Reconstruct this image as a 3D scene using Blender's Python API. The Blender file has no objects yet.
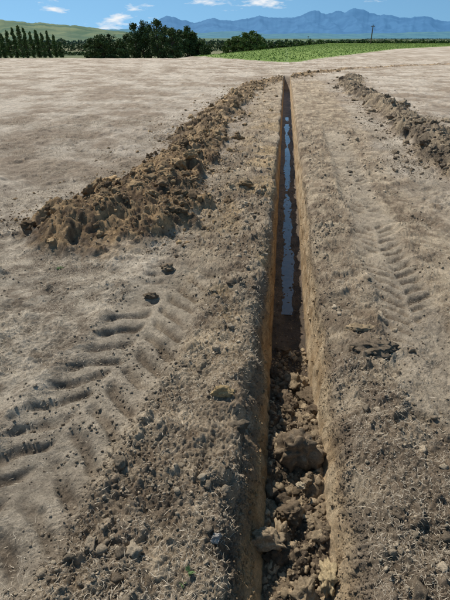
import bpy, math, numpy as np, time
from mathutils import Vector, noise as mn
T0=time.time()
rng=np.random.default_rng(7)
scene=bpy.context.scene
scene.view_settings.view_transform='Standard'
scene.view_settings.look='None'
scene.view_settings.exposure=0
F=453.0; P=math.radians(30.0); CH=1.6
# ---------------------------------------------------------------- noise
_ang=rng.random((256,256))*2*np.pi
_GX=np.cos(_ang).ravel(); _GY=np.sin(_ang).ravel()
def perlin(x,y,seed=0):
    x=np.asarray(x,float)+seed*17.37; y=np.asarray(y,float)+seed*41.91
    x0=np.floor(x); y0=np.floor(y); fx=x-x0; fy=y-y0
    ix=x0.astype(np.int64)&255; iy=y0.astype(np.int64)&255
    ix1=(ix+1)&255; iy1=(iy+1)&255
    u=fx*fx*fx*(fx*(fx*6-15)+10); v=fy*fy*fy*(fy*(fy*6-15)+10)
    def g(a,b,dx,dy):
        k=a*256+b
        return _GX[k]*dx+_GY[k]*dy
    n00=g(ix,iy,fx,fy); n10=g(ix1,iy,fx-1,fy); n01=g(ix,iy1,fx,fy-1); n11=g(ix1,iy1,fx-1,fy-1)
    a=n00+u*(n10-n00); b=n01+u*(n11-n01)
    return 1.5*(a+v*(b-a))
def fbm(x,y,f,o,seed=0,gain=.5):
    r=0;a=1
    for i in range(o):
        r=r+a*perlin(x*f,y*f,seed+i*3); f*=2.03; a*=gain
    return r
_R=rng.random((4,65536))
def clods(x,y,cell,seed=0,dens=.7,rr=(.3,.62)):
    x=x/cell+seed*7.7; y=y/cell+seed*3.1
    x0=np.floor(x); y0=np.floor(y)
    out=np.zeros_like(x)
    for dx in (-1,0,1):
        for dy in (-1,0,1):
            cx=x0+dx; cy=y0+dy
            k=((cx.astype(np.int64)*73+cy.astype(np.int64)*179+seed*991)*31)&65535
            r=rr[0]+(rr[1]-rr[0])*_R[2,k]
            ddx=(x-cx-_R[0,k]); ddy=(y-cy-_R[1,k])
            th=_R[3,k]*6.28; c=np.cos(th); s=np.sin(th)
            a=(c*ddx+s*ddy); b=(-s*ddx+c*ddy)*1.35
            d=(a*a+b*b)/(r*r)
            h=np.where((d<1)&(_R[3,k]<dens),r*np.sqrt(np.clip(1-d,0,1)),0)
            out=np.maximum(out,h)
    return out*cell
def ss(a,b,x):
    t=np.clip((x-a)/(b-a),0,1); return t*t*(3-2*t)
# ---------------------------------------------------------------- frames
DX,DY=0.117/math.hypot(.117,1),1/math.hypot(.117,1)
def st2xy(s,t): return 0.145+s*DX+t*DY, s*DY-t*DX
def xy2st(x,y):
    a=x-0.145; return a*DX+y*DY, a*DY-y*DX
def polydist(x,y,pts):
    best=np.full(x.shape,1e9); al=np.zeros(x.shape); L=0
    for (ax,ay),(bx,by) in zip(pts[:-1],pts[1:]):
        vx,vy=bx-ax,by-ay; l2=vx*vx+vy*vy; l=math.sqrt(l2)
        k=np.clip(((x-ax)*vx+(y-ay)*vy)/l2,0,1)
        d=np.hypot(x-ax-k*vx,y-ay-k*vy)
        m=d<best; best=np.where(m,d,best); al=np.where(m,L+k*l,al); L+=l
    return best,al
bermL=[st2xy(4.1,-1.80),st2xy(4.7,-1.60),st2xy(6.5,-1.52),st2xy(10,-1.65),st2xy(15,-1.5),st2xy(20,-1.25),(4.4,26.5),(8,31),(12.5,34.5),(18,37)]
bermR=[st2xy(6.6,2.45),st2xy(9,2.5),st2xy(14,2.55),st2xy(19,2.3),(6.2,24.5)]
def macro(x,y):
    yc=44+np.clip(x+5,0,1e9)*3.4
    d=np.clip(y-yc,0,None)
    return -8*(1-np.exp(-d*d/(d+12)*0.05/8))
def berms(x,y):
    h=np.zeros_like(x); m=np.zeros_like(x)
    near=(y>2.5)&(y<46)&(x>-5)&(x<30)
    xi=x[near]; yi=y[near]
    wx=xi+.10*perlin(xi*3.1,yi*3.1,17)+.05*perlin(xi*8,yi*8,18); wy=yi+.10*perlin(xi*3.1,yi*3.1,19)+.05*perlin(xi*8,yi*8,20)
    d,a=polydist(xi,yi,bermL)
    W=(.46+.17*perlin(a*.9,a*0,3)+.32*np.exp(-a*.5)); H=.10+.15*np.exp(-(a/2.8)**2)+.05*perlin(a*1.3,a*0+5,4)-.02*ss(10,22,a)
    W=W*(1-.4*ss(22,29,a)); H=H*(1-.45*ss(20,28,a))
    d2=d+.22*fbm(wx,wy,2.5,4,11)
    q=np.clip(1-d2/W,0,1); pL=H*ss(0,1,q)**.8
    mL=ss(0,.35,q)
    d,a=polydist(xi,yi,bermR)
    W=.46+.20*perlin(a*.9,a*0,7); H=.19+.12*perlin(a*1.1,a*0+5,8)-.08*ss(12,19,a)
    d2=d+.22*fbm(wx,wy,2.2,4,13)
    q=np.clip(1-d2/W,0,1); pR=H*ss(0,1,q)**.8; mR=ss(0,.35,q)
    mm=np.maximum(mL,mR)
    big=ss(-.1,.4,fbm(xi,yi,1.8,2,23))
    lum=np.where(mm>0,clods(wx,wy,.20,1,.55)*.5*big+clods(wx,wy,.08,2,.6)*.5+clods(xi,yi,.035,24,.7)*.7+.03*np.abs(perlin(wx*7,wy*7,26))+.018*np.abs(perlin(wx*15,wy*15,27))+.012*perlin(xi*38,yi*38,30),0)
    h[near]=np.maximum(pL,pR)+mm*(lum+.035*fbm(wx,wy,4,4,15)); m[near]=mm
    mr=np.zeros_like(x); mr[near]=mR
    return h,m,mr
def tyre(x,y,p0,p1,half,pitch,flip=1):
    x=x+.012*perlin(x*7,y*7,33)+.007*perlin(x*19,y*19,34); y=y+.014*perlin(x*7,y*7,35)+.007*perlin(x*19,y*19,36)
    vx,vy=p1[0]-p0[0],p1[1]-p0[1]; l=math.hypot(vx,vy); vx/=l; vy/=l
    u=(x-p0[0])*vx+(y-p0[1])*vy; v=(x-p0[0])*vy-(y-p0[1])*vx
    v=v+.04*perlin(u*1.2,u*0,5)
    e=ss(-.25,.3,u)*ss(l+.5,l-.8,u)
    a=np.abs(v)/half
    band=ss(1.3,.75,a)*e
    side=(v>0)
    ph=(u+flip*np.abs(v)*.75)/pitch+np.where(side,.5,0)+.25*perlin(u*1.3,u*0,6)
    ph=ph+.14*perlin(u*5,v*5,9)
    fr=ph-np.floor(ph)
    lug=ss(.0,.22,fr)*ss(.65,.3,fr)*ss(.02,.2,np.abs(v)/half)*ss(1.1,.8,a)*e
    ridge=np.exp(-((a-1.2)/.22)**2)*e
    return band,lug,ridge
def ground(x,y,full=True):
    s,t=xy2st(x,y)
    dist=np.hypot(x,y)
    z=macro(x,y)
    n1=fbm(x,y,.35,3,1); z=z+.03*n1*ss(0,3,dist)
    nearm=dist<60
    h=np.zeros_like(x)
    xi=x[nearm]; yi=y[nearm]; di=dist[nearm]; ti=t[nearm]; si=s[nearm]
    f1=1/(1+(di/10)**2); f2=1/(1+(di/5)**2)
    b,l,r=tyre(xi,yi,(-.95,.75),(-.25,3.4),.27,.17)
    b2,l2,r2=tyre(xi,yi,st2xy(1.6,.78),st2xy(10,.9),.20,.13,-1)
    b3,l3,r3=tyre(xi,yi,st2xy(2.2,1.9),st2xy(14,1.7),.18,.13,1)
    b4,l4,r4=tyre(xi,yi,(-1.75,1.5),(-1.25,3.3),.2,.17)
    b2*=.8; b3*=.5
    rough=.5+.75*ss(.0,.35,fbm(xi,yi,.9,2,21)+.1)
    rough=np.maximum(rough, ss(-1.3,-.9,ti)*ss(1.6,1.0,ti)*1.1)
    rough=rough*(1-.65*np.maximum(b,b2))
    wx=xi+.02*perlin(xi*11,yi*11,28); wy=yi+.02*perlin(xi*11,yi*11,29)
    hh=.022*perlin(xi*1.7,yi*1.7,2)+.020*perlin(xi*4.3,yi*4.3,3)
    hh+=rough*(.018*perlin(wx*9,wy*9,4)+.014*np.abs(perlin(wx*17,wy*17,5))*f1+.010*np.abs(perlin(wx*33,wy*33,6))*f1+.009*perlin(wx*66,wy*66,8)*f2+.006*perlin(xi*120,yi*120,7)*f2)
    fl=ss(-.55,.1,fbm(xi,yi,1.9,3,31)+.05)
    fl2=ss(-.3,.2,fbm(xi,yi,1.4,3,32))
    band=np.maximum(np.maximum(b,b2),b3)
    hh=hh-.016*band-.031*l*fl-.024*l2*fl2-.014*l3*fl2-.014*l4*fl2+.018*(r+r2*.4)*fl
    cm=ss(.05,.55,fbm(xi,yi,1.3,4,41)+ .33*ss(-1.2,-.5,ti)*ss(1.3,.5,ti)+.05)*(1-.85*band)
    cm*=1-ss(9,14,di)
    hh+=cm*(clods(wx,wy,.05,5,.4)*.7+clods(wx,wy,.13,6,.25)*.5+clods(wx,wy,.022,8,.5)*.8)
    h[nearm]=hh
    bh,bm,bmr=berms(x,y)
    z=z+h*(1-bm*.6)+bh
    aux={}
    bb=np.zeros_like(x); bb[nearm]=band; ll=np.zeros_like(x); ll[nearm]=np.maximum(l*fl,l2*.7*fl2)
    cc=np.zeros_like(x); cc[nearm]=cm
    hg=np.zeros_like(x); hg[nearm]=hh
    aux.update(s=s,t=t,dist=dist,band=bb,lug=ll,berm=bm,bermr=bmr,cm=cc,hh=hg)
    return z,aux
def edge(s,side):
    k=50+side
    w=.192+.05*ss(4,1.3,s)-.02*ss(5,12,s)+(.024 if side==1 else 0)
    return w+.028*perlin(s*2.1,s*0,k)+.018*perlin(s*6,s*0,k+2)+.014*perlin(s*17,s*0,k+4)*ss(12,6,s)+.006*perlin(s*45,s*0,k+6)*ss(6,2,s)
def lip(s,q,side):
    n=.5+.5*perlin(s*2.5,s*0+side*9,61)+.35*perlin(s*7,s*0+side*5,62)
    return -(.02+.018*n)*np.exp(-q/.02)-(.02+.04*np.clip(n,0,2))*np.exp(-(q/(.07+.03*side)))*ss(9,3,s)
TR_END=24.
WFL,WFR=-.115,.168
def floor_z(s,t):
    base=-.62+.28*ss(2.75,1.75,s)+.012*perlin(s*.8,s*0,70)
    fil=ss(3.1,2.2,s)
    tt=(t-.027)/.13
    z=base+.008*perlin(s*1.1,t*4,71)+.0025*perlin(s*9,t*14,72)+.020*np.abs(tt)**1.5-.007
    z=z+fil*(clods(s,t,.13,11,.6)*.7+clods(s,t,.05,12,.8)*.7+.04*perlin(s*5,t*5,73)+.02*np.abs(perlin(s*21,t*21,74)))+(1-fil)*clods(s,t,.04,13,.15)*.5
    return z
# ---------------------------------------------------------------- mesh helper
def mkmesh(name,co,faces,col=None,smooth=True,nper=4):
    me=bpy.data.meshes.new(name)
    n=len(co); me.vertices.add(n); me.vertices.foreach_set('co',np.ascontiguousarray(co,dtype=np.float32).ravel())
    f=np.ascontiguousarray(faces,dtype=np.int32); nf=len(f)
    me.loops.add(f.size); me.loops.foreach_set('vertex_index',f.ravel())
    me.polygons.add(nf); me.polygons.foreach_set('loop_start',np.arange(nf,dtype=np.int32)*f.shape[1])
    try: me.polygons.foreach_set('loop_total',np.full(nf,f.shape[1],dtype=np.int32))
    except Exception: pass
    me.update(calc_edges=True); me.validate()
    me.polygons.foreach_set('use_smooth',np.full(len(me.polygons),smooth))
    if col is not None:
        a=me.attributes.new('Col','FLOAT_COLOR','POINT')
        c=np.ones((n,4),dtype=np.float32); c[:,:col.shape[1]]=col
        a.data.foreach_set('color',c.ravel())
    return me
def mkobj(name,me,mat=None,parent=None):
    o=bpy.data.objects.new(name,me); scene.collection.objects.link(o)
    if mat: me.materials.append(mat)
    if parent: o.parent=parent
    return o
def gridfaces(nr,nc,off=0):
    i=np.arange(nr-1)[:,None]*nc+np.arange(nc-1)[None,:]
    return (np.stack([i,i+1,i+nc+1,i+nc],-1)+off).reshape(-1,4)
# ---------------------------------------------------------------- materials
class NT:
    def __init__(s,name):
        s.m=bpy.data.materials.new(name); s.m.use_nodes=True; s.t=s.m.node_tree; s.n=s.t.nodes; s.l=s.t.links
        s.b=s.n['Principled BSDF']; s.b.inputs['Specular IOR Level'].default_value=.12; s.b.inputs['Roughness'].default_value=.95
    def add(s,ty,**k):
        x=s.n.new(ty)
        for a,v in k.items(): setattr(x,a,v)
        return x
    def noise(s,scale,detail=4,rough=.6,vec=None,mapscale=None):
        x=s.add('ShaderNodeTexNoise'); x.inputs['Scale'].default_value=scale; x.inputs['Detail'].default_value=detail; x.inputs['Roughness'].default_value=rough
        if vec is None: vec=s.tc()
        if mapscale:
            mp=s.add('ShaderNodeMapping'); mp.inputs['Scale'].default_value=mapscale; s.l.new(vec,mp.inputs[0]); vec=mp.outputs[0]
        s.l.new(vec,x.inputs['Vector']); return x.outputs['Fac']
    def tc(s):
        if not hasattr(s,'_tc'): s._tc=s.add('ShaderNodeTexCoord')
        return s._tc.outputs['Object']
    def mr(s,v,a,b,c,d):
        x=s.add('ShaderNodeMapRange'); s.l.new(v,x.inputs[0])
        for i,k in enumerate((a,b,c,d)): x.inputs[i+1].default_value=k
        return x.outputs[0]
    def mul(s,a,b,op='MULTIPLY'):
        x=s.add('ShaderNodeMath',operation=op)
        for i,k in enumerate((a,b)):
            if isinstance(k,(int,float)): x.inputs[i].default_value=k
            else: s.l.new(k,x.inputs[i])
        return x.outputs[0]
    def scale(s,col,f):
        x=s.add('ShaderNodeVectorMath',operation='SCALE'); s.l.new(col,x.inputs[0]); s.l.new(f,x.inputs['Scale']); return x.outputs[0]
    def attr(s,n='Col'):
        x=s.add('ShaderNodeAttribute'); x.attribute_name=n; return x
    def bump(s,h,dist,strength=1,prev=None):
        x=s.add('ShaderNodeBump'); x.inputs['Strength'].default_value=strength; x.inputs['Distance'].default_value=dist
        s.l.new(h,x.inputs['Height'])
        if prev is not None: s.l.new(prev,x.inputs['Normal'])
        return x.outputs[0]
def soil_mat(name,fine=1.0,bd=.006,wet=False,gain=1.2):
    m=NT(name); a=m.attr()
    n1=m.noise(30*fine,8,.78); n2=m.noise(140*fine,6,.8); n3=m.noise(6,4,.6); n4=m.noise(11*fine,6,.7)
    f=m.mul(m.mul(m.mr(n1,.3,.7,.62,1.38),m.mr(n2,.3,.7,.58,1.42)),m.mul(m.mr(n3,.3,.7,.88,1.12),m.mr(n4,.3,.7,.84,1.16)))
    f=m.mul(f,gain)
    c=m.scale(a.outputs['Color'],f); m.l.new(c,m.b.inputs['Base Color'])
    b=m.bump(n1,bd*4.0); b=m.bump(n2,bd*1.8,1,b); m.l.new(b,m.b.inputs['Normal'])
    if wet:
        w=m.mr(a.outputs['Alpha'],0,1,.95,.42); m.l.new(w,m.b.inputs['Roughness']); m.b.inputs['Specular IOR Level'].default_value=.3
    return m.m
M_ground=soil_mat('dry_field_soil')
M_trench=soil_mat('clay_trench_soil',1,.005,True,1.18)
M_clod=soil_mat('clod_soil',1.6,.004,False,1.22)
# ---------------------------------------------------------------- ground sheet
rows=[]; s=-3.0
while s<.55: rows.append(s); s+=.035
while s<46: rows.append(s); s+=.0055*max(s,1.0)
while s<45000: rows.append(s); s+=.035*s
rows=np.array([-60,-25,-12,-7,-4.5]+rows)
q=[0.]
while q[-1]<50: q.append(q[-1]+.0055+.0042*q[-1])
while q[-1]<45000: q.append(q[-1]*1.1)
q=np.array(q); NR=len(rows); NQ=len(q)
print('grid',NR,NQ*2)
S,Q=np.meshgrid(rows,q,indexing='ij')
def mix(a,b,k): return a*(1-k[...,None])+b*k[...,None]
C=lambda r,g,b: np.array([r,g,b])
GX_=[-1e5,-3.2,4.9,10.5,30,60,300]; GY_=[1e6,54,38.8,51,91,132,600]
def gcolor(x,y,z,A):
    s,t,dist=A['s'],A['t'],A['dist']
    n=fbm(x,y,.22,4,81); n2=fbm(x*.9+y*.1,y*.85,.9,5,82,.68)
    k=np.clip(.5+.8*n2+.45*n,0,1)
    far=mix(C(.28,.215,.155),C(.475,.40,.315),k)
    wr=ss(.1,.6,perlin(x*.12+y*.02,y*.4+x*.05,79)); far=mix(far,np.broadcast_to(C(.49,.42,.335),far.shape),wr*.25)
    n3=fbm(x,y,1.6,4,83,.6); n5=fbm(x,y,7,4,80,.65); k=np.clip(.5+.7*n3+.75*n5,0,1)
    nearc=mix(C(.23,.18,.13),C(.52,.435,.33),k)
    fk=ss(2.5,9,dist)
    c=mix(nearc,far,fk)
    st=ss(-1.15,-.75,t+.12*n3)*ss(1.9,1.2,t+.2*n3)*(1-ss(20,26,s))
    dis=mix(C(.22,.16,.105),C(.46,.36,.245),np.clip(.5+.7*fbm(x,y,2.7,3,84)+.65*n5,0,1))
    c=mix(c,dis,st*.85)
    ora=ss(.0,.45,fbm(x,y,1.1,3,85)+.15)*ss(-1.0,-.45,t+.1*n5)*ss(.3,-.1,t)*ss(1.6,3,s)*(1-ss(9,14,s))
    c=mix(c,np.broadcast_to(C(.48,.335,.175),c.shape),ora*.6)
    dk=ss(.05,.5,fbm(x,y,2.2,3,86)+.15*ss(2.5,1.2,s)+.2*n5)*ss(-.95,-.4,t)*ss(1.3,.6,t)*ss(5.0,1.9,s)
    c=mix(c,np.broadcast_to(C(.14,.105,.075),c.shape),dk*.65)
    dk2=A['cm']*ss(0,.4,fbm(x,y,3.1,2,87)+.05)
    c=mix(c,np.broadcast_to(C(.18,.135,.095),c.shape),dk2*.5)
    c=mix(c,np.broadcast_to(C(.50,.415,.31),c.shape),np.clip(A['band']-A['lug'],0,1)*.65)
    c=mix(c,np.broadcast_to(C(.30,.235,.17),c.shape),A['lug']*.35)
    c=c*(1+np.clip((A['hh'])*6,-.25,.25))[...,None]  # relief shading painted in: hollows darker, bumps lighter
    bk=np.clip(.5+1.0*fbm(x,y,2.3,3,88,.6)+.8*fbm(x,y,11,3,91),0,1)
    bl=mix(C(.15,.10,.062),C(.44,.295,.16),bk); br=mix(C(.13,.10,.072),C(.35,.27,.18),bk)
    far_b=ss(5,12,dist)
    bl=mix(bl,mix(C(.12,.09,.06),C(.35,.255,.16),bk),far_b*.6)
    bc=mix(bl,br,A['bermr']); c=mix(c,bc,np.clip(A['berm']*1.1,0,1))
    gy=np.interp(x,GX_,GY_)
    g=ss(-.6,.6,(y-gy)+.6*n3)*(x>-6)
    gc=mix(C(.125,.185,.038),C(.18,.24,.062),np.clip(.5+fbm(x,y,.15,3,89),0,1))
    c=mix(c,gc,g)
    pl=ss(-2.,-3.5,macro(x,y)); pn=fbm(x,y,.004,4,90)
    pc=mix(C(.06,.09,.038),C(.17,.16,.085),np.clip(.5+.9*pn,0,1)); pc=mix(pc,np.broadcast_to(C(.11,.17,.23),c.shape),ss(1500,9000,dist)*.8)  # plain turns bluer with distance: aerial haze painted into the colour
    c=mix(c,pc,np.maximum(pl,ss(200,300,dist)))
    return np.clip(c,0.01,1)
co=[];cl=[];fc=[];off=0; LIPZ={}
for side in (-1,1):
    E=edge(rows,side)[:,None]+Q
    X,Y=st2xy(S,side*E)
    z,A=ground(X,Y)
    open_=(1-ss(TR_END,TR_END+1.5,S))
    z=z+lip(S,Q,side)*open_
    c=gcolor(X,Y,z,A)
    LIPZ[side]=(X[:,0].copy(),Y[:,0].copy(),z[:,0].copy(),c[:,0].copy())
    co.append(np.stack([X,Y,z],-1).reshape(-1,3)); cl.append(c.reshape(-1,3))
    f=gridfaces(NR,NQ,off); 
    if side==-1: f=f[:,::-1]
    fc.append(f); off+=NR*NQ
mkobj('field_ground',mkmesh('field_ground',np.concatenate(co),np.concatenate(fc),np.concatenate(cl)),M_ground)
print('ground',time.time()-T0)
# ---------------------------------------------------------------- trench
tr=rows
NW=56; NF=60
k=np.linspace(0,1,NW)[None,:]; sr=tr[:,None]
def wall(side):
    WF=abs(WFL) if side==-1 else WFR
    lx,ly,lz,lc=LIPZ[side]
    e=edge(tr,side)[:,None]
    ze=floor_z(np.clip(sr,-9,60),side*WF*np.ones_like(sr))
    op=1-ss(TR_END,TR_END+1.5,sr)
    ze=lz[:,None]*(1-op)+ze*op
    zz=lz[:,None]+(ze-lz[:,None])*k
    t=e+(WF-e)*k**(.8 if side==-1 else .6)
    am=np.sin(np.pi*np.clip(k,0,1))**.35
    am=am*op/(1+(np.abs(sr)/12)**2)
    nr_=1/(1+(np.abs(sr)/3)**2)
    topr=.35+.65*ss(.5,.15,k)
    d=.020*perlin(sr*3,zz*4,90+side)+.014*perlin(sr*9,zz*7,92+side)+.008*perlin(sr*26,zz*9,94+side)+topr*(.010*perlin(sr*45,zz*40,96+side)*nr_+.006*perlin(sr*90,zz*90,99+side)*nr_+.022*np.clip(clods(sr+zz*0,zz+sr*0,.07,21+side,.6),0,1)+clods(sr+zz*0,zz+sr*0,.03,25+side,.6)*.5*nr_)
    t=t-d*am
    X,Y=st2xy(sr+0*k,side*t)
    depth=(lz[:,None]-zz)
    n=fbm(sr*1.+0*k,zz*2.2,3,4,98+side,.6)
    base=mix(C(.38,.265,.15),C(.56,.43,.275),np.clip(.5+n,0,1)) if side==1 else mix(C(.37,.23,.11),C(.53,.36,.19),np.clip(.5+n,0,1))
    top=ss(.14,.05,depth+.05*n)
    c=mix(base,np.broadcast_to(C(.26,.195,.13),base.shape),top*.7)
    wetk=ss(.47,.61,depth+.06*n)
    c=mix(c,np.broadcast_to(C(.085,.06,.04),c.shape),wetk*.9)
    bl=ss(0,.07,depth)*op
    c=lc[:,None,:]*(1-bl)[...,None]+c*bl[...,None]
    c=np.concatenate([c,(wetk*.8*op)[...,None]],-1)
    return X,Y,zz,c
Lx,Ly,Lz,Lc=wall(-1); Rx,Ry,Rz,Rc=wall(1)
ft=np.linspace(WFL,WFR,NF)[None,:]*np.ones_like(sr)
op=1-ss(TR_END,TR_END+1.5,sr)
fz=floor_z(np.clip(sr,-9,60)+0*ft,ft)
lin=(np.linspace(0,1,NF))[None,:]
edgez=Lz[:,-1:]*(1-lin)+Rz[:,-1:]*lin
fz=fz*op+edgez*(1-op)
Fx,Fy=st2xy(sr+0*ft,ft)
n=fbm(np.clip(sr,-9,60)+0*ft,ft,4,4,110)
fil=ss(3.0,2.1,sr)+0*ft
wetc=mix(C(.065,.048,.033),C(.14,.10,.066),np.clip(.5+n,0,1)); dry=mix(C(.13,.095,.063),C(.34,.25,.155),np.clip(.45+n*1.2,0,1))
fcl=mix(wetc,dry,fil*.95)
lcc=LIPZ[-1][3][:,None,:]
fcl=lcc*(1-op)[...,None]+fcl*op[...,None]
fcl=np.concatenate([fcl,((1-fil)*.9*op)[...,None]],-1)
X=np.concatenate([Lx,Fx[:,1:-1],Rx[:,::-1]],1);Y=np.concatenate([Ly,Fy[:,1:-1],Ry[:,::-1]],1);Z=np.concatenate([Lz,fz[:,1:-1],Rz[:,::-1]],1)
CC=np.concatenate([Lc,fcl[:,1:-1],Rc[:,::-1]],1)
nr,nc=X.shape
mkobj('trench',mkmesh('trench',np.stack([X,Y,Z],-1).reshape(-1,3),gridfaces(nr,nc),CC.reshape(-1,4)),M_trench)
ws=np.arange(3.6,16,.1); wt=np.linspace(-.09,.14,5)
WS,WT=np.meshgrid(ws,wt,indexing='ij'); wx,wy=st2xy(WS,WT)
m=NT('muddy_water'); m.b.inputs['Base Color'].default_value=(.13,.10,.075,1); m.b.inputs['Roughness'].default_value=.08; m.b.inputs['Specular IOR Level'].default_value=.45
m.l.new(m.bump(m.noise(9,2),.003),m.b.inputs['Normal'])
wl=-.6225+.012*perlin(WS*.8,WS*0,70)
mkobj('puddle_water',mkmesh('puddle_water',np.stack([wx,wy,wl],-1).reshape(-1,3),gridfaces(*WS.shape)),m.m)
# ---------------------------------------------------------------- clods
import bmesh
def ico(sub):
    bm=bmesh.new(); bmesh.ops.create_icosphere(bm,subdivisions=sub,radius=1)
    v=np.array([x.co[:] for x in bm.verts]); f=np.array([[a.index for a in p.verts] for p in bm.faces]); bm.free(); return v,f
ICO={i:ico(i) for i in (1,2,3,4)}
def variant(sub,seed,rough=1):
    r=np.random.default_rng(seed); v,f=ICO[sub]; v=v.copy()
    for i in range(7):
        n=r.normal(size=3); n/=np.linalg.norm(n); d=r.uniform(.5,.9)
        e=v@n-d; v=v-np.clip(e,0,None)[:,None]*n*.85
    off=r.random(3)*50
    nn=np.array([mn.noise(Vector(p*1.5+off))*.45+mn.noise(Vector(p*3.3+off))*.30*rough+(abs(mn.noise(Vector(p*7+off)))-.2)*.26*rough+mn.noise(Vector(p*15+off))*.09*rough for p in v])
    v=v*(1+nn)[:,None]; v*=r.uniform(.65,1.25,3)
    return v,f
VAR={1:[variant(1,i) for i in range(14)],2:[variant(2,100+i) for i in range(20)],3:[variant(3,200+i,1.2) for i in range(20)],4:[variant(4,300+i,1.4) for i in range(12)]}
def scatter(pos,size,col,sub,seed):
    r=np.random.default_rng(seed); V=[];Fa=[];Cc=[];o=0
    vi=r.integers(0,len(VAR[sub]),len(pos))
    for k in range(len(VAR[sub])):
        m=np.where(vi==k)[0]
        if len(m)==0: continue
        v,f=VAR[sub][k]
        qn=r.normal(size=(len(m),4)); qn/=np.linalg.norm(qn,axis=1)[:,None]; w,x,y,z=qn.T
        Rm=np.stack([1-2*(y*y+z*z),2*(x*y-z*w),2*(x*z+y*w),2*(x*y+z*w),1-2*(x*x+z*z),2*(y*z-x*w),2*(x*z-y*w),2*(y*z+x*w),1-2*(x*x+y*y)],-1).reshape(-1,3,3)
        vv=np.einsum('nij,vj->nvi',Rm,v)*size[m][:,None,None]; vv[...,2]*=.8
        vv+=pos[m][:,None,:]
        V.append(vv.reshape(-1,3)); ff=f[None]+(np.arange(len(m))*len(v))[:,None,None]+o; Fa.append(ff.reshape(-1,3)); o+=len(m)*len(v)
        Cc.append(np.repeat(col[m],len(v),0))
    return np.concatenate(V),np.concatenate(Fa),np.concatenate(Cc)
def joinsc(name,lst,mat,smooth=True):
    V=[];Fa=[];Cc=[];o=0
    for v,f,c in lst: V.append(v);Fa.append(f+o);Cc.append(c);o+=len(v)
    return mkobj(name,mkmesh(name,np.concatenate(V),np.concatenate(Fa),np.concatenate(Cc),smooth),mat)
def gz(x,y):
    z,A=ground(x,y); s,t=A['s'],A['t']
    q=np.where(t<0,-t-edge(s,-1),t-edge(s,1))
    return z+np.where(q>0,np.where(t<0,lip(s,np.clip(q,0,9),-1),lip(s,np.clip(q,0,9),1)),0),q,A
def pick(a,b,n,jit=.12,bias=1):
    k=rng.random(n)**bias; c=mix(np.array(a),np.array(b),k); return np.clip(c*(1+rng.normal(size=n)*jit)[:,None],.02,.9)
def bermclods(name,poly,n,W,ca,cb,L):
    lst=[]
    for sub,cnt,lo,hi in ((4,int(n*.016),.05,.12),(3,int(n*.07),.03,.065),(2,int(n*.5),.010,.034),(1,int(n*4.5),.004,.014)):
        a=L*rng.random(cnt)**1.7; pts=np.array(poly); seg=np.hypot(*np.diff(pts,axis=0).T); cum=np.concatenate([[0],np.cumsum(seg)])
        x=np.interp(a,cum,pts[:,0]); y=np.interp(a,cum,pts[:,1])
        sp=W*(1.3 if sub<3 else .9)*(1+.4*np.exp(-a))
        x=x+rng.normal(size=cnt)*sp*.5; y=y+rng.normal(size=cnt)*.25
        cl_=fbm(x,y,2.0,2,125)
        z,qq,A=gz(x,y); sz=lo+(hi-lo)*rng.random(cnt)**2.4
        ok=(qq>.04)&(rng.random(cnt)<np.clip(.5+1.2*cl_,.12,1)); x,y,z,sz=x[ok],y[ok],z[ok],sz[ok]
        lst.append(scatter(np.stack([x,y,z+sz*.15],-1),sz,pick(ca,cb,len(x)),sub,cnt))
    joinsc(name,lst,M_clod)
bermclods('excavated_soil_heap',bermL,9500,.75,(.15,.105,.065),(.46,.315,.17),26)
bermclods('excavated_soil_heap.001',bermR,6500,.70,(.14,.108,.077),(.39,.30,.20),18)
lst=[]
for sub,cnt,lo,hi in ((2,2400,.008,.026),(1,50000,.002,.010),(3,120,.020,.045)):
    s_=.55+9*rng.random(cnt)**1.8; sd=rng.random(cnt)<.55
    t_=np.where(sd,-.17-1.1*rng.random(cnt)**1.4,.17+1.2*rng.random(cnt)**1.3)
    x,y=st2xy(s_,t_); d=fbm(x,y,1.4,3,41); ok=rng.random(cnt)<np.clip(.35+1.3*d,.08,1)
    z,qq,A=gz(x,y); ok&=(qq>.005)&(A['band']<.5+.4*rng.random(cnt)); sz=lo+(hi-lo)*rng.random(cnt)**2.5
    x,y,z,sz=x[ok],y[ok],z[ok],sz[ok]
    lst.append(scatter(np.stack([x,y,z+sz*.2],-1),sz,pick((.17,.13,.09),(.54,.43,.30),len(x)),sub,cnt+3))
cnt=24000
x=rng.uniform(-3.2,0,cnt); y=.6+5*rng.random(cnt)**1.5; z,qq,A=gz(x,y); ok=(qq>.02)&(rng.random(cnt)<np.clip(.3+1.2*fbm(x,y,1.3,3,41),.08,1)); sz=.002+.009*rng.random(cnt)**3
x,y,z,sz=x[ok],y[ok],z[ok],sz[ok]
lst.append(scatter(np.stack([x,y,z+sz*.2],-1),sz,pick((.17,.13,.09),(.46,.38,.28),len(x)),1,77))
ri=np.where((rows>.5)&(rows<6))[0]
for (WX,WY,WZ,WC) in ((Lx,Ly,Lz,Lc),(Rx,Ry,Rz,Rc)):
    for sub,cnt,lo,hi in ((1,7000,.002,.007),(2,420,.005,.014)):
        a=ri[rng.integers(0,len(ri),cnt)]; b=(rng.random(cnt)**2.6*40).astype(int)
        sz=lo+(hi-lo)*rng.random(cnt)**2.4
        col=WC[a,b,:3]*rng.uniform(.7,1.2,cnt)[:,None]
        lst.append(scatter(np.stack([WX[a,b],WY[a,b],WZ[a,b]],-1)+rng.normal(size=(cnt,3))*.002,sz,col,sub,cnt+int(b[0])))
joinsc('loose_soil_crumbs',lst,M_clod)
lst=[]
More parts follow.
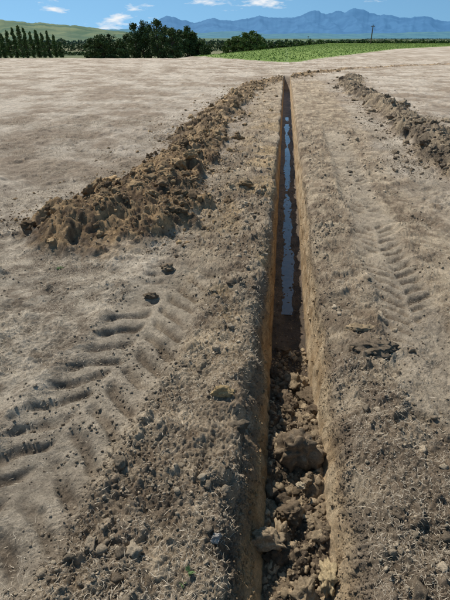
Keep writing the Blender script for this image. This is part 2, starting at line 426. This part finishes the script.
for sub,cnt,lo,hi in ((4,16,.045,.08),(3,60,.020,.045),(2,600,.008,.024),(1,5600,.002,.009)):
    s_=.75+2.3*rng.random(cnt)**1.2; t_=rng.uniform(-.11,.16,cnt)
    if sub==1: s_=np.where(rng.random(cnt)<.3,rng.uniform(2,9,cnt),s_)
    z=floor_z(s_,t_); sz=lo+(hi-lo)*rng.random(cnt)**2; x,y=st2xy(s_,t_)
    lst.append(scatter(np.stack([x,y,z+sz*.2],-1),sz,pick((.15,.11,.073),(.54,.41,.26),cnt,.12,1.3),sub,cnt+9))
joinsc('trench_rubble',lst,M_clod)
def ray(u,v,h):
    y=v-300; x=u-225; z=F*math.sin(P)+math.cos(P)*y; s=h/z
    return x*s,(F*math.cos(P)-y*math.sin(P))*s
def single(name,u,v,zc,r,col,k,sq=(1,1,1)):
    x,y=ray(u,v,CH-zc)
    vv,f=VAR[4][k%12]; vv=vv*r*np.array(sq)
    mkobj(name,mkmesh(name,vv,f,np.tile(np.array(col),(len(vv),1))),M_clod).location=(x,y,zc)
def gzp(u,v):
    x,y=ray(u,v,CH); return float(gz(np.array([x]),np.array([y]))[0][0])
single('soil_clod',299,452,-.26,.108,(.28,.21,.14),0,(.85,1.1,1))
single('soil_clod',266,541,-.25,.07,(.48,.36,.23),1,(1.1,.8,.8))
single('soil_clod',327,577,-.25,.05,(.56,.43,.25),2)
single('soil_clod',305,592,-.27,.05,(.40,.30,.19),6)
single('soil_clod',325,450,-.31,.06,(.21,.155,.105),4)
single('soil_clod',302,486,-.25,.022,(.62,.50,.34),5)
single('soil_clod',285,405,-.42,.055,(.18,.13,.085),8)
single('stone',216,538,gzp(216,540)+.010,.022,(.50,.46,.41),3,(1.1,.8,.8))
single('soil_clod',223,392,gzp(223,395)+.022,.048,(.52,.37,.19),1,(1.1,.8,.75))
single('soil_clod',152,296,gzp(152,297)+.015,.042,(.20,.15,.10),5,(1.2,.8,.7))
single('soil_clod',168,267,gzp(168,268)+.015,.04,(.27,.20,.13),6,(1.2,.8,.7))
single('soil_clod',374,345,gzp(374,346)+.0,.08,(.23,.175,.12),7,(1.2,1,.6))
single('soil_clod',362,330,gzp(362,331)+.0,.06,(.42,.31,.19),10,(1.2,1,.6))
single('soil_clod',385,352,gzp(385,353)+.0,.04,(.20,.15,.10),11,(1.2,1,.6))
print('clods',time.time()-T0)
# ---------------------------------------------------------------- stubble blades
def blades(name,x,y,ln,wd,lift,col,mat):
    z,qq,A=gz(x,y); ok=(qq>.0)&(A['berm']<.2)&(rng.random(len(x))>A['band']*.85); x,y,z,ln,wd,lift,col=[a[ok] for a in (x,y,z,ln,wd,lift,col)]
    n=len(x); th=rng.random(n)*6.283; dx=np.cos(th);dy=np.sin(th)
    b=np.stack([x,y,z-.001],-1); sd=np.stack([-dy,dx,0*dx],-1)*wd[:,None]*.5
    d1=np.stack([dx*np.cos(lift),dy*np.cos(lift),np.sin(lift)],-1)*ln[:,None]
    bend=rng.uniform(-.25,.1,n)*ln
    mid=b+d1*.55+sd*rng.normal(size=(n,1))*3; tip=b+d1; tip[:,2]+=bend
    V=np.stack([b-sd,b+sd,mid+sd*.8,mid-sd*.8,tip+sd*.2,tip-sd*.2],1).reshape(-1,3)
    base=np.arange(n)[:,None]*6
    f=np.concatenate([base+np.array([0,1,2,3]),base+np.array([3,2,4,5])])
    mkobj(name,mkmesh(name,V,f,np.repeat(col,6,0)),mat)
m=NT('dry_stubble'); a=m.attr(); m.l.new(a.outputs['Color'],m.b.inputs['Base Color']); M_stub=m.m
N=850000
y=.55+11*rng.random(N)**1.6; x=rng.uniform(-1,1,N)*(.95+y*.62)
s_,t_=xy2st(x,y)
dn=np.clip(.5+1.2*fbm(x,y,1.1,3,121)+.5*fbm(x,y,7,2,122),.08,1); dn=np.where((t_>-.95)&(t_<1.6),dn*.34,dn)
ok=rng.random(N)<dn; x,y=x[ok],y[ok]; n=len(x)
blades('dry_grass_stubble',x,y,rng.uniform(.006,.030,n)*(1+.06*y),rng.uniform(.0007,.0015,n)*(1+.18*y),np.abs(rng.normal(size=n))*.5,pick((.31,.25,.18),(.68,.58,.44),n,.15,1.3),M_stub)
def weed(name,u,v,r,nl):
    x,y=ray(u,v,CH); z=gzp(u,v); V=[];f=[]
    for i in range(nl):
        a=rng.random()*6.28; l=r*rng.uniform(.6,1); w=l*.16; up=rng.uniform(.2,.9)
        d=np.array([math.cos(a)*math.cos(up),math.sin(a)*math.cos(up),math.sin(up)]); sd=np.array([-math.sin(a),math.cos(a),0])*w
        k=len(V); V+=[np.zeros(3),d*l*.5+sd,d*l+np.array([0,0,-l*.15]),d*l*.5-sd]; f.append([k,k+1,k+2,k+3])
    o=mkobj(name,mkmesh(name,np.array(V),np.array(f),np.tile(C(.10,.15,.06),(len(V),1)),False),M_stub); o.location=(x,y,z)
weed('green_weed',190,571,.03,16); weed('green_weed',60,269,.045,14); weed('green_weed',182,580,.022,9)
print('blades',time.time()-T0)
# ---------------------------------------------------------------- crop rows
def place(u,Y): return (u-225)/522.*Y
def topz(v,Y): return CH+(38.5-v)/604.*Y
m=NT('foliage'); a=m.attr(); nn=m.noise(1.2,3); m.l.new(m.scale(a.outputs['Color'],m.mr(nn,.3,.7,.7,1.35)),m.b.inputs['Base Color']); m.b.inputs['Roughness'].default_value=.7; M_leaf=m.m
def quads(P_,size,col,*_):
    n=len(P_); a=rng.normal(size=(n,3)); a/=np.linalg.norm(a,axis=1)[:,None]; b=np.cross(a,rng.normal(size=(n,3))); b/=np.linalg.norm(b,axis=1)[:,None]
    a*=size[:,None]; b*=size[:,None]*.7
    V=np.stack([P_-a,P_-b,P_+a,P_+b],1).reshape(-1,3); f=np.arange(n*4).reshape(-1,4)
    return V,f,np.repeat(col,4,0)
pts=[]
for i in range(75):
    oy=38+i*1.6
    L=np.arange(0,130,.12); xx=-4+L*.90; yy=oy+L*.42+0*L
    gy=np.interp(xx,GX_,GY_)
    okk=(yy>gy+.5)&(yy<190)&(xx>-4)
    xx=xx[okk];yy=yy[okk]
    pts.append(np.stack([xx+rng.normal(size=len(xx))*.32,yy+rng.normal(size=len(xx))*.32,rng.random(len(xx))*.07],-1))
pts=np.concatenate(pts); pts[:,2]+=macro(pts[:,0],pts[:,1])
v_,f_,c_=quads(pts,rng.uniform(.04,.09,len(pts)),pick((.16,.23,.045),(.26,.34,.09),len(pts)))
mkobj('green_crop_rows',mkmesh('green_crop_rows',v_,f_,c_,False),M_leaf)
# ---------------------------------------------------------------- trees
m=NT('bark'); m.b.inputs['Base Color'].default_value=(.12,.09,.065,1); M_bark=m.m
def tube(p0,p1,r0,r1,n=7):
    p0=np.array(p0,float);p1=np.array(p1,float); d=p1-p0; d/=np.linalg.norm(d); a=np.cross(d,[.3,.9,.1]); a/=np.linalg.norm(a); b=np.cross(d,a)
    th=np.arange(n)/n*6.283; ring=np.cos(th)[:,None]*a+np.sin(th)[:,None]*b
    V=np.concatenate([p0+ring*r0,p1+ring*r1]); f=[[i,(i+1)%n,n+(i+1)%n,n+i] for i in range(n)]
    return V,np.array(f)
def tree(name,x,y,h,w,kind,ca,cb,nleaf=2600,ls=.3):
    z0=float(macro(np.array([x]),np.array([y]))[0])
    root=bpy.data.objects.new(name,None); scene.collection.objects.link(root); root.location=(x,y,z0)
    V=[];Fs=[];o=0
    def addt(*a):
        nonlocal o
        v,f=tube(*a); V.append(v);Fs.append(f+o);o+=len(v)
    hh=h*.85; mid=(rng.normal()*.1,rng.normal()*.1,hh*.5)
    addt((0,0,-.2),mid,h*.028,h*.018); addt(mid,(rng.normal()*.2,rng.normal()*.2,hh),h*.018,h*.004)
    cl=[]
    if kind=='poplar':
        for i in range(40):
            kk=i/40; zz=h*(.04+.95*kk); r=w*.5*(min(1,kk*5+.4))*(1-kk)**.45*rng.uniform(.4,1.0); a=rng.random()*6.28
            c=(math.cos(a)*r*.6,math.sin(a)*r*.6,zz); cl.append((c,w*.2*(1-.6*kk),h*.06))
            if i%3==0: addt((0,0,zz*.8),c,h*.006,h*.002,5)
    else:
        for i in range(30):
            k=rng.random(); zz=h*(.05+.90*k)
            if kind=='conifer': R=w*.5*(1-k)**.55+.2
            else: R=w*.5*math.sin(math.pi*(.25+.68*k))**.6
            a=rng.random()*6.28; r=R*rng.uniform(.3,.95); c=(math.cos(a)*r,math.sin(a)*r,zz)
            cl.append((c,w*rng.uniform(.12,.20),h*rng.uniform(.06,.11)))
            if i%2==0: addt((0,0,zz*.75),c,h*.01,h*.003,5)
        cl.append(((0,0,h*.94),w*.09,h*.06))
    mkobj('trunk_and_limbs',mkmesh('trunk',np.concatenate(V),np.concatenate(Fs)),M_bark,root)
    ci=rng.integers(0,len(cl),nleaf); cc=np.array([c[0] for c in cl])[ci]; rw=np.array([c[1] for c in cl])[ci]; rh=np.array([c[2] for c in cl])[ci]
    d=rng.normal(size=(nleaf,3)); d/=np.linalg.norm(d,axis=1)[:,None]; d*=(rng.random(nleaf)**.5*1.15)[:,None]
    Pp=cc+d*np.stack([rw,rw,rh],-1)
    tone=rng.uniform(.7,1.4,len(cl))[ci]
    col=pick(ca,cb,nleaf,.1)*tone[:,None]
    v,f,c=quads(Pp,rng.uniform(.5,1,nleaf)*ls,col)
    mkobj('crown',mkmesh('crown',v,f,c,False),M_leaf,root)
for i,(u,v) in enumerate([(-22,30),(-12,32),(-4,31),(2,34),(8,31),(14,28),(20,26),(25,28),(31,32),(37,30),(42,33),(48,31),(54,35),(59,42)]):
    Y=170+rng.uniform(-6,6)+i*2; X=place(u,Y); z0=float(macro(np.array([X]),np.array([Y]))[0]); h=topz(v,Y)-z0
    tree('poplar_tree',X,Y,h,rng.uniform(2.8,4.0),'poplar',(.08,.12,.04),(.16,.21,.07),2200,.24)
for (u,v,w,kd) in [(89,43,4.5,'b'),(95,38,5,'b'),(102,35,6,'b'),(109,34,6,'b'),(118,39,6,'b'),(127,34,6,'conifer'),(135,24,6.5,'conifer'),(143,21,6,'conifer'),(150,25,6,'b'),(157,20,6.5,'conifer'),(165,27,6,'b'),(172,28,6,'conifer'),(180,30,7,'b'),(187,27,6,'conifer'),(193,33,5.5,'conifer'),(199,40,5,'b'),(205,45,4,'b')]:
    Y=150+rng.uniform(-10,10); X=place(u,Y); z0=float(macro(np.array([X]),np.array([Y]))[0]); h=topz(v,Y)-z0
    tree('conifer_tree' if kd=='conifer' else 'broadleaf_tree',X,Y,h,w,kd,(.05,.08,.032),(.11,.15,.05),3000,.28)
for (u,v,w) in [(229,39,5),(237,36,6),(244,33,6),(251,31,7),(257,34,6),(261,40,4)]:
    Y=190+rng.uniform(-5,5); X=place(u,Y); z0=float(macro(np.array([X]),np.array([Y]))[0]); h=topz(v,Y)-z0
    tree('willow_tree',X,Y,h,w,'b',(.09,.14,.035),(.17,.23,.065),2600,.32)
def hedge(name,ulist,Y,vt,n,ca,cb,ls,zb=None):
    u=rng.uniform(ulist[0],ulist[1],n); Yy=Y+rng.normal(size=n)*Y*.01; X=place(u,Yy); tb=topz(vt,Y)
    prof=1+.45*perlin(u*.22,u*0,130)+.35*perlin(u*.7,u*0,131)
    z0=macro(X,Yy) if zb is None else np.full(n,zb)
    hh=np.clip((tb-z0)*prof,.3,None); z=z0+hh*rng.random(n)**.8
    v,f,c=quads(np.stack([X,Yy,z],-1),rng.uniform(.5,1,n)*ls,pick(ca,cb,n))
    mkobj(name,mkmesh(name,v,f,c,False),M_leaf)
hedge('distant_hedgerow',(262,520),200,41,16000,(.04,.065,.025),(.10,.15,.045),.45)
hedge('distant_hedgerow',(-60,300),420,42,9000,(.05,.08,.035),(.11,.15,.065),1.0)
hedge('distant_hedgerow',(-80,540),900,40.5,9000,(.06,.10,.085),(.10,.15,.11),2.2)
hedge('distant_hedgerow',(-80,130),260,52,6000,(.05,.08,.03),(.13,.17,.06),.5)
def pole(u,v,Y):
    X=place(u,Y); z0=float(macro(np.array([X]),np.array([Y]))[0]); h=topz(v,Y)-z0
    root=bpy.data.objects.new('utility_pole',None); scene.collection.objects.link(root); root.location=(X,Y,z0)
    v1,f1=tube((0,0,-.3),(0,0,h),.20,.14,10); mkobj('post',mkmesh('post',v1,f1),M_bark,root)
    v1,f1=tube((-.7,0,h-.5),(.7,.1,h-.5),.08,.08,6); mkobj('crossarm',mkmesh('crossarm',v1,f1),M_bark,root)
    for i,dx in enumerate((-.6,0,.6)):
        v1,f1=tube((dx,.05,h-.4),(dx,.05,h-.2),.06,.04,6); mkobj('insulator_%d'%i,mkmesh('insulator',v1,f1),M_bark,root)
pole(371,25,180); pole(308,36,420)
# ---------------------------------------------------------------- hills / mountains
def azel(u,v):
    x=u-225; y=v-300; yy=F*math.cos(P)-y*math.sin(P); zz=-F*math.sin(P)-y*math.cos(P)
    return math.atan2(x,yy), zz/math.hypot(x,yy)
def rangem(name,prof,dist,depth,c1,c2,haze_glow,seed,rough,base=-10,fr=14,rel=.35):
    az=np.linspace(-1.2,1.2,1600); pa=[azel(u,v) for u,v in prof]; A_=[p[0] for p in pa]; E_=[p[1] for p in pa]
    A_=[-1.2,A_[0]-.25]+A_+[A_[-1]+.25,1.2]; E_=[E_[0]*.9,E_[0]*1.05]+E_+[E_[-1]*1.05,E_[-1]*.9]
    H=np.interp(az,A_,E_)*dist+CH
    H=H*(1+rough*fbm(az*28,az*0,1,5,seed,.6))
    k=np.linspace(0,1,90); K=k[None,:]; r=dist-depth+depth*K*1.6
    AZ_=az[:,None]+0*K; R=r+0*AZ_
    prf=np.where(K<.625,(K/.625)**1.2,1-(K-.625)/.375*.7)
    X=np.sin(AZ_)*R; Y=np.cos(AZ_)*R
    rid=np.abs(fbm(AZ_*fr+.6*K,K*1.6,1,4,seed+5,.5))*1.7
    Z=base+(H[:,None]-base)*prf*(1-rel*np.clip(rid,0,1.2)*np.sin(np.pi*np.clip(K/.625,0,1)))
    n_=fbm(X/depth,Y/depth,9,4,seed+9); c=mix(C(*c1),C(*c2),np.clip(.5+n_,0,1))
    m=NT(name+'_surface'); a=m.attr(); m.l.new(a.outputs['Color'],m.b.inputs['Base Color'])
    m.b.inputs['Emission Color'].default_value=(*haze_glow,1); m.b.inputs['Emission Strength'].default_value=1.0  # airlight haze imitated by a glow on the slopes themselves
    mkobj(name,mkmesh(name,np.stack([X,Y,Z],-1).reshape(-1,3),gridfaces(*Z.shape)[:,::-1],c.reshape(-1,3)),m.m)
rangem('mountain_range',[(120,30),(150,24),(166,16),(180,20),(195,22),(215,18),(240,20),(265,16),(285,18),(300,16),(315,10),(325,13.5),(335,11),(345,13),(355,7),(365,11),(380,14),(400,17),(420,17),(450,21)],16000,6000,(.015,.04,.08),(.03,.07,.12),(.05,.16,.32),140,.08,rel=.35)  # blue base colours carry painted haze as well
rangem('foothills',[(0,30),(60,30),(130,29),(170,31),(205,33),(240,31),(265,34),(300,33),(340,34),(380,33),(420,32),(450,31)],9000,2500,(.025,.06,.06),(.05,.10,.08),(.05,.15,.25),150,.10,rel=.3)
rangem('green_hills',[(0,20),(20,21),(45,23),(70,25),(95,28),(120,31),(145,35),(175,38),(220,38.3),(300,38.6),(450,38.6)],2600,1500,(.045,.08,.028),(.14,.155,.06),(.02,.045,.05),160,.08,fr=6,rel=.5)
# ---------------------------------------------------------------- world, sun, camera
EL=math.radians(50); AZ=math.radians(-38)
w=bpy.data.worlds.new("World"); scene.world=w; w.use_nodes=True; nt=w.node_tree; bg=nt.nodes['Background']
sky=nt.nodes.new('ShaderNodeTexSky'); sky.sky_type='NISHITA'; sky.sun_disc=False; sky.sun_elevation=EL; sky.sun_rotation=AZ%(2*math.pi)
sky.air_density=1.0; sky.dust_density=.1; sky.ozone_density=2.0
tc=nt.nodes.new('ShaderNodeTexCoord')
ma=nt.nodes.new('ShaderNodeVectorMath'); ma.operation='MULTIPLY_ADD'; ma.inputs[1].default_value=(1,1,.8); ma.inputs[2].default_value=(0,0,.24)
nm=nt.nodes.new('ShaderNodeVectorMath'); nm.operation='NORMALIZE'
nt.links.new(tc.outputs['Generated'],ma.inputs[0]); nt.links.new(ma.outputs[0],nm.inputs[0]); nt.links.new(nm.outputs[0],sky.inputs[0])
mp=nt.nodes.new('ShaderNodeMapping'); mp.inputs['Scale'].default_value=(7,7,30); mp.inputs['Location'].default_value=(2.6,1.3,0.0)
nz=nt.nodes.new('ShaderNodeTexNoise'); nz.inputs['Scale'].default_value=1.3; nz.inputs['Detail'].default_value=7; nz.inputs['Roughness'].default_value=.6
mr=nt.nodes.new('ShaderNodeMapRange'); mr.inputs[1].default_value=.575; mr.inputs[2].default_value=.68
mxx=nt.nodes.new('ShaderNodeMix'); mxx.data_type='RGBA'
nt.links.new(tc.outputs['Generated'],mp.inputs[0]); nt.links.new(mp.outputs[0],nz.inputs['Vector']); nt.links.new(nz.outputs['Fac'],mr.inputs[0])
hs=nt.nodes.new('ShaderNodeHueSaturation'); hs.inputs['Saturation'].default_value=1.15; hs.inputs['Hue'].default_value=.485
nt.links.new(sky.outputs[0],hs.inputs['Color'])
nt.links.new(mr.outputs[0],mxx.inputs[0]); nt.links.new(hs.outputs[0],mxx.inputs[6]); mxx.inputs[7].default_value=(7.6,7.9,8.2,1)
nt.links.new(mxx.outputs[2],bg.inputs[0]); bg.inputs[1].default_value=.115
sd=bpy.data.lights.new('sun','SUN'); sd.energy=5.0; sd.angle=math.radians(.53); sd.color=(1,.95,.86)
so=bpy.data.objects.new('sun',sd); scene.collection.objects.link(so)
so.rotation_euler=Vector((math.sin(AZ)*math.cos(EL),math.cos(AZ)*math.cos(EL),math.sin(EL))).to_track_quat('Z','Y').to_euler()
cd=bpy.data.cameras.new('camera'); cam=bpy.data.objects.new('camera',cd); scene.collection.objects.link(cam); scene.camera=cam
cd.sensor_fit='VERTICAL'; cd.sensor_height=24; cd.lens=24*F/600; cd.clip_start=.05; cd.clip_end=100000
cam.location=(0,0,CH); cam.rotation_euler=(math.radians(90)-P,0,0)
print('done',time.time()-T0)
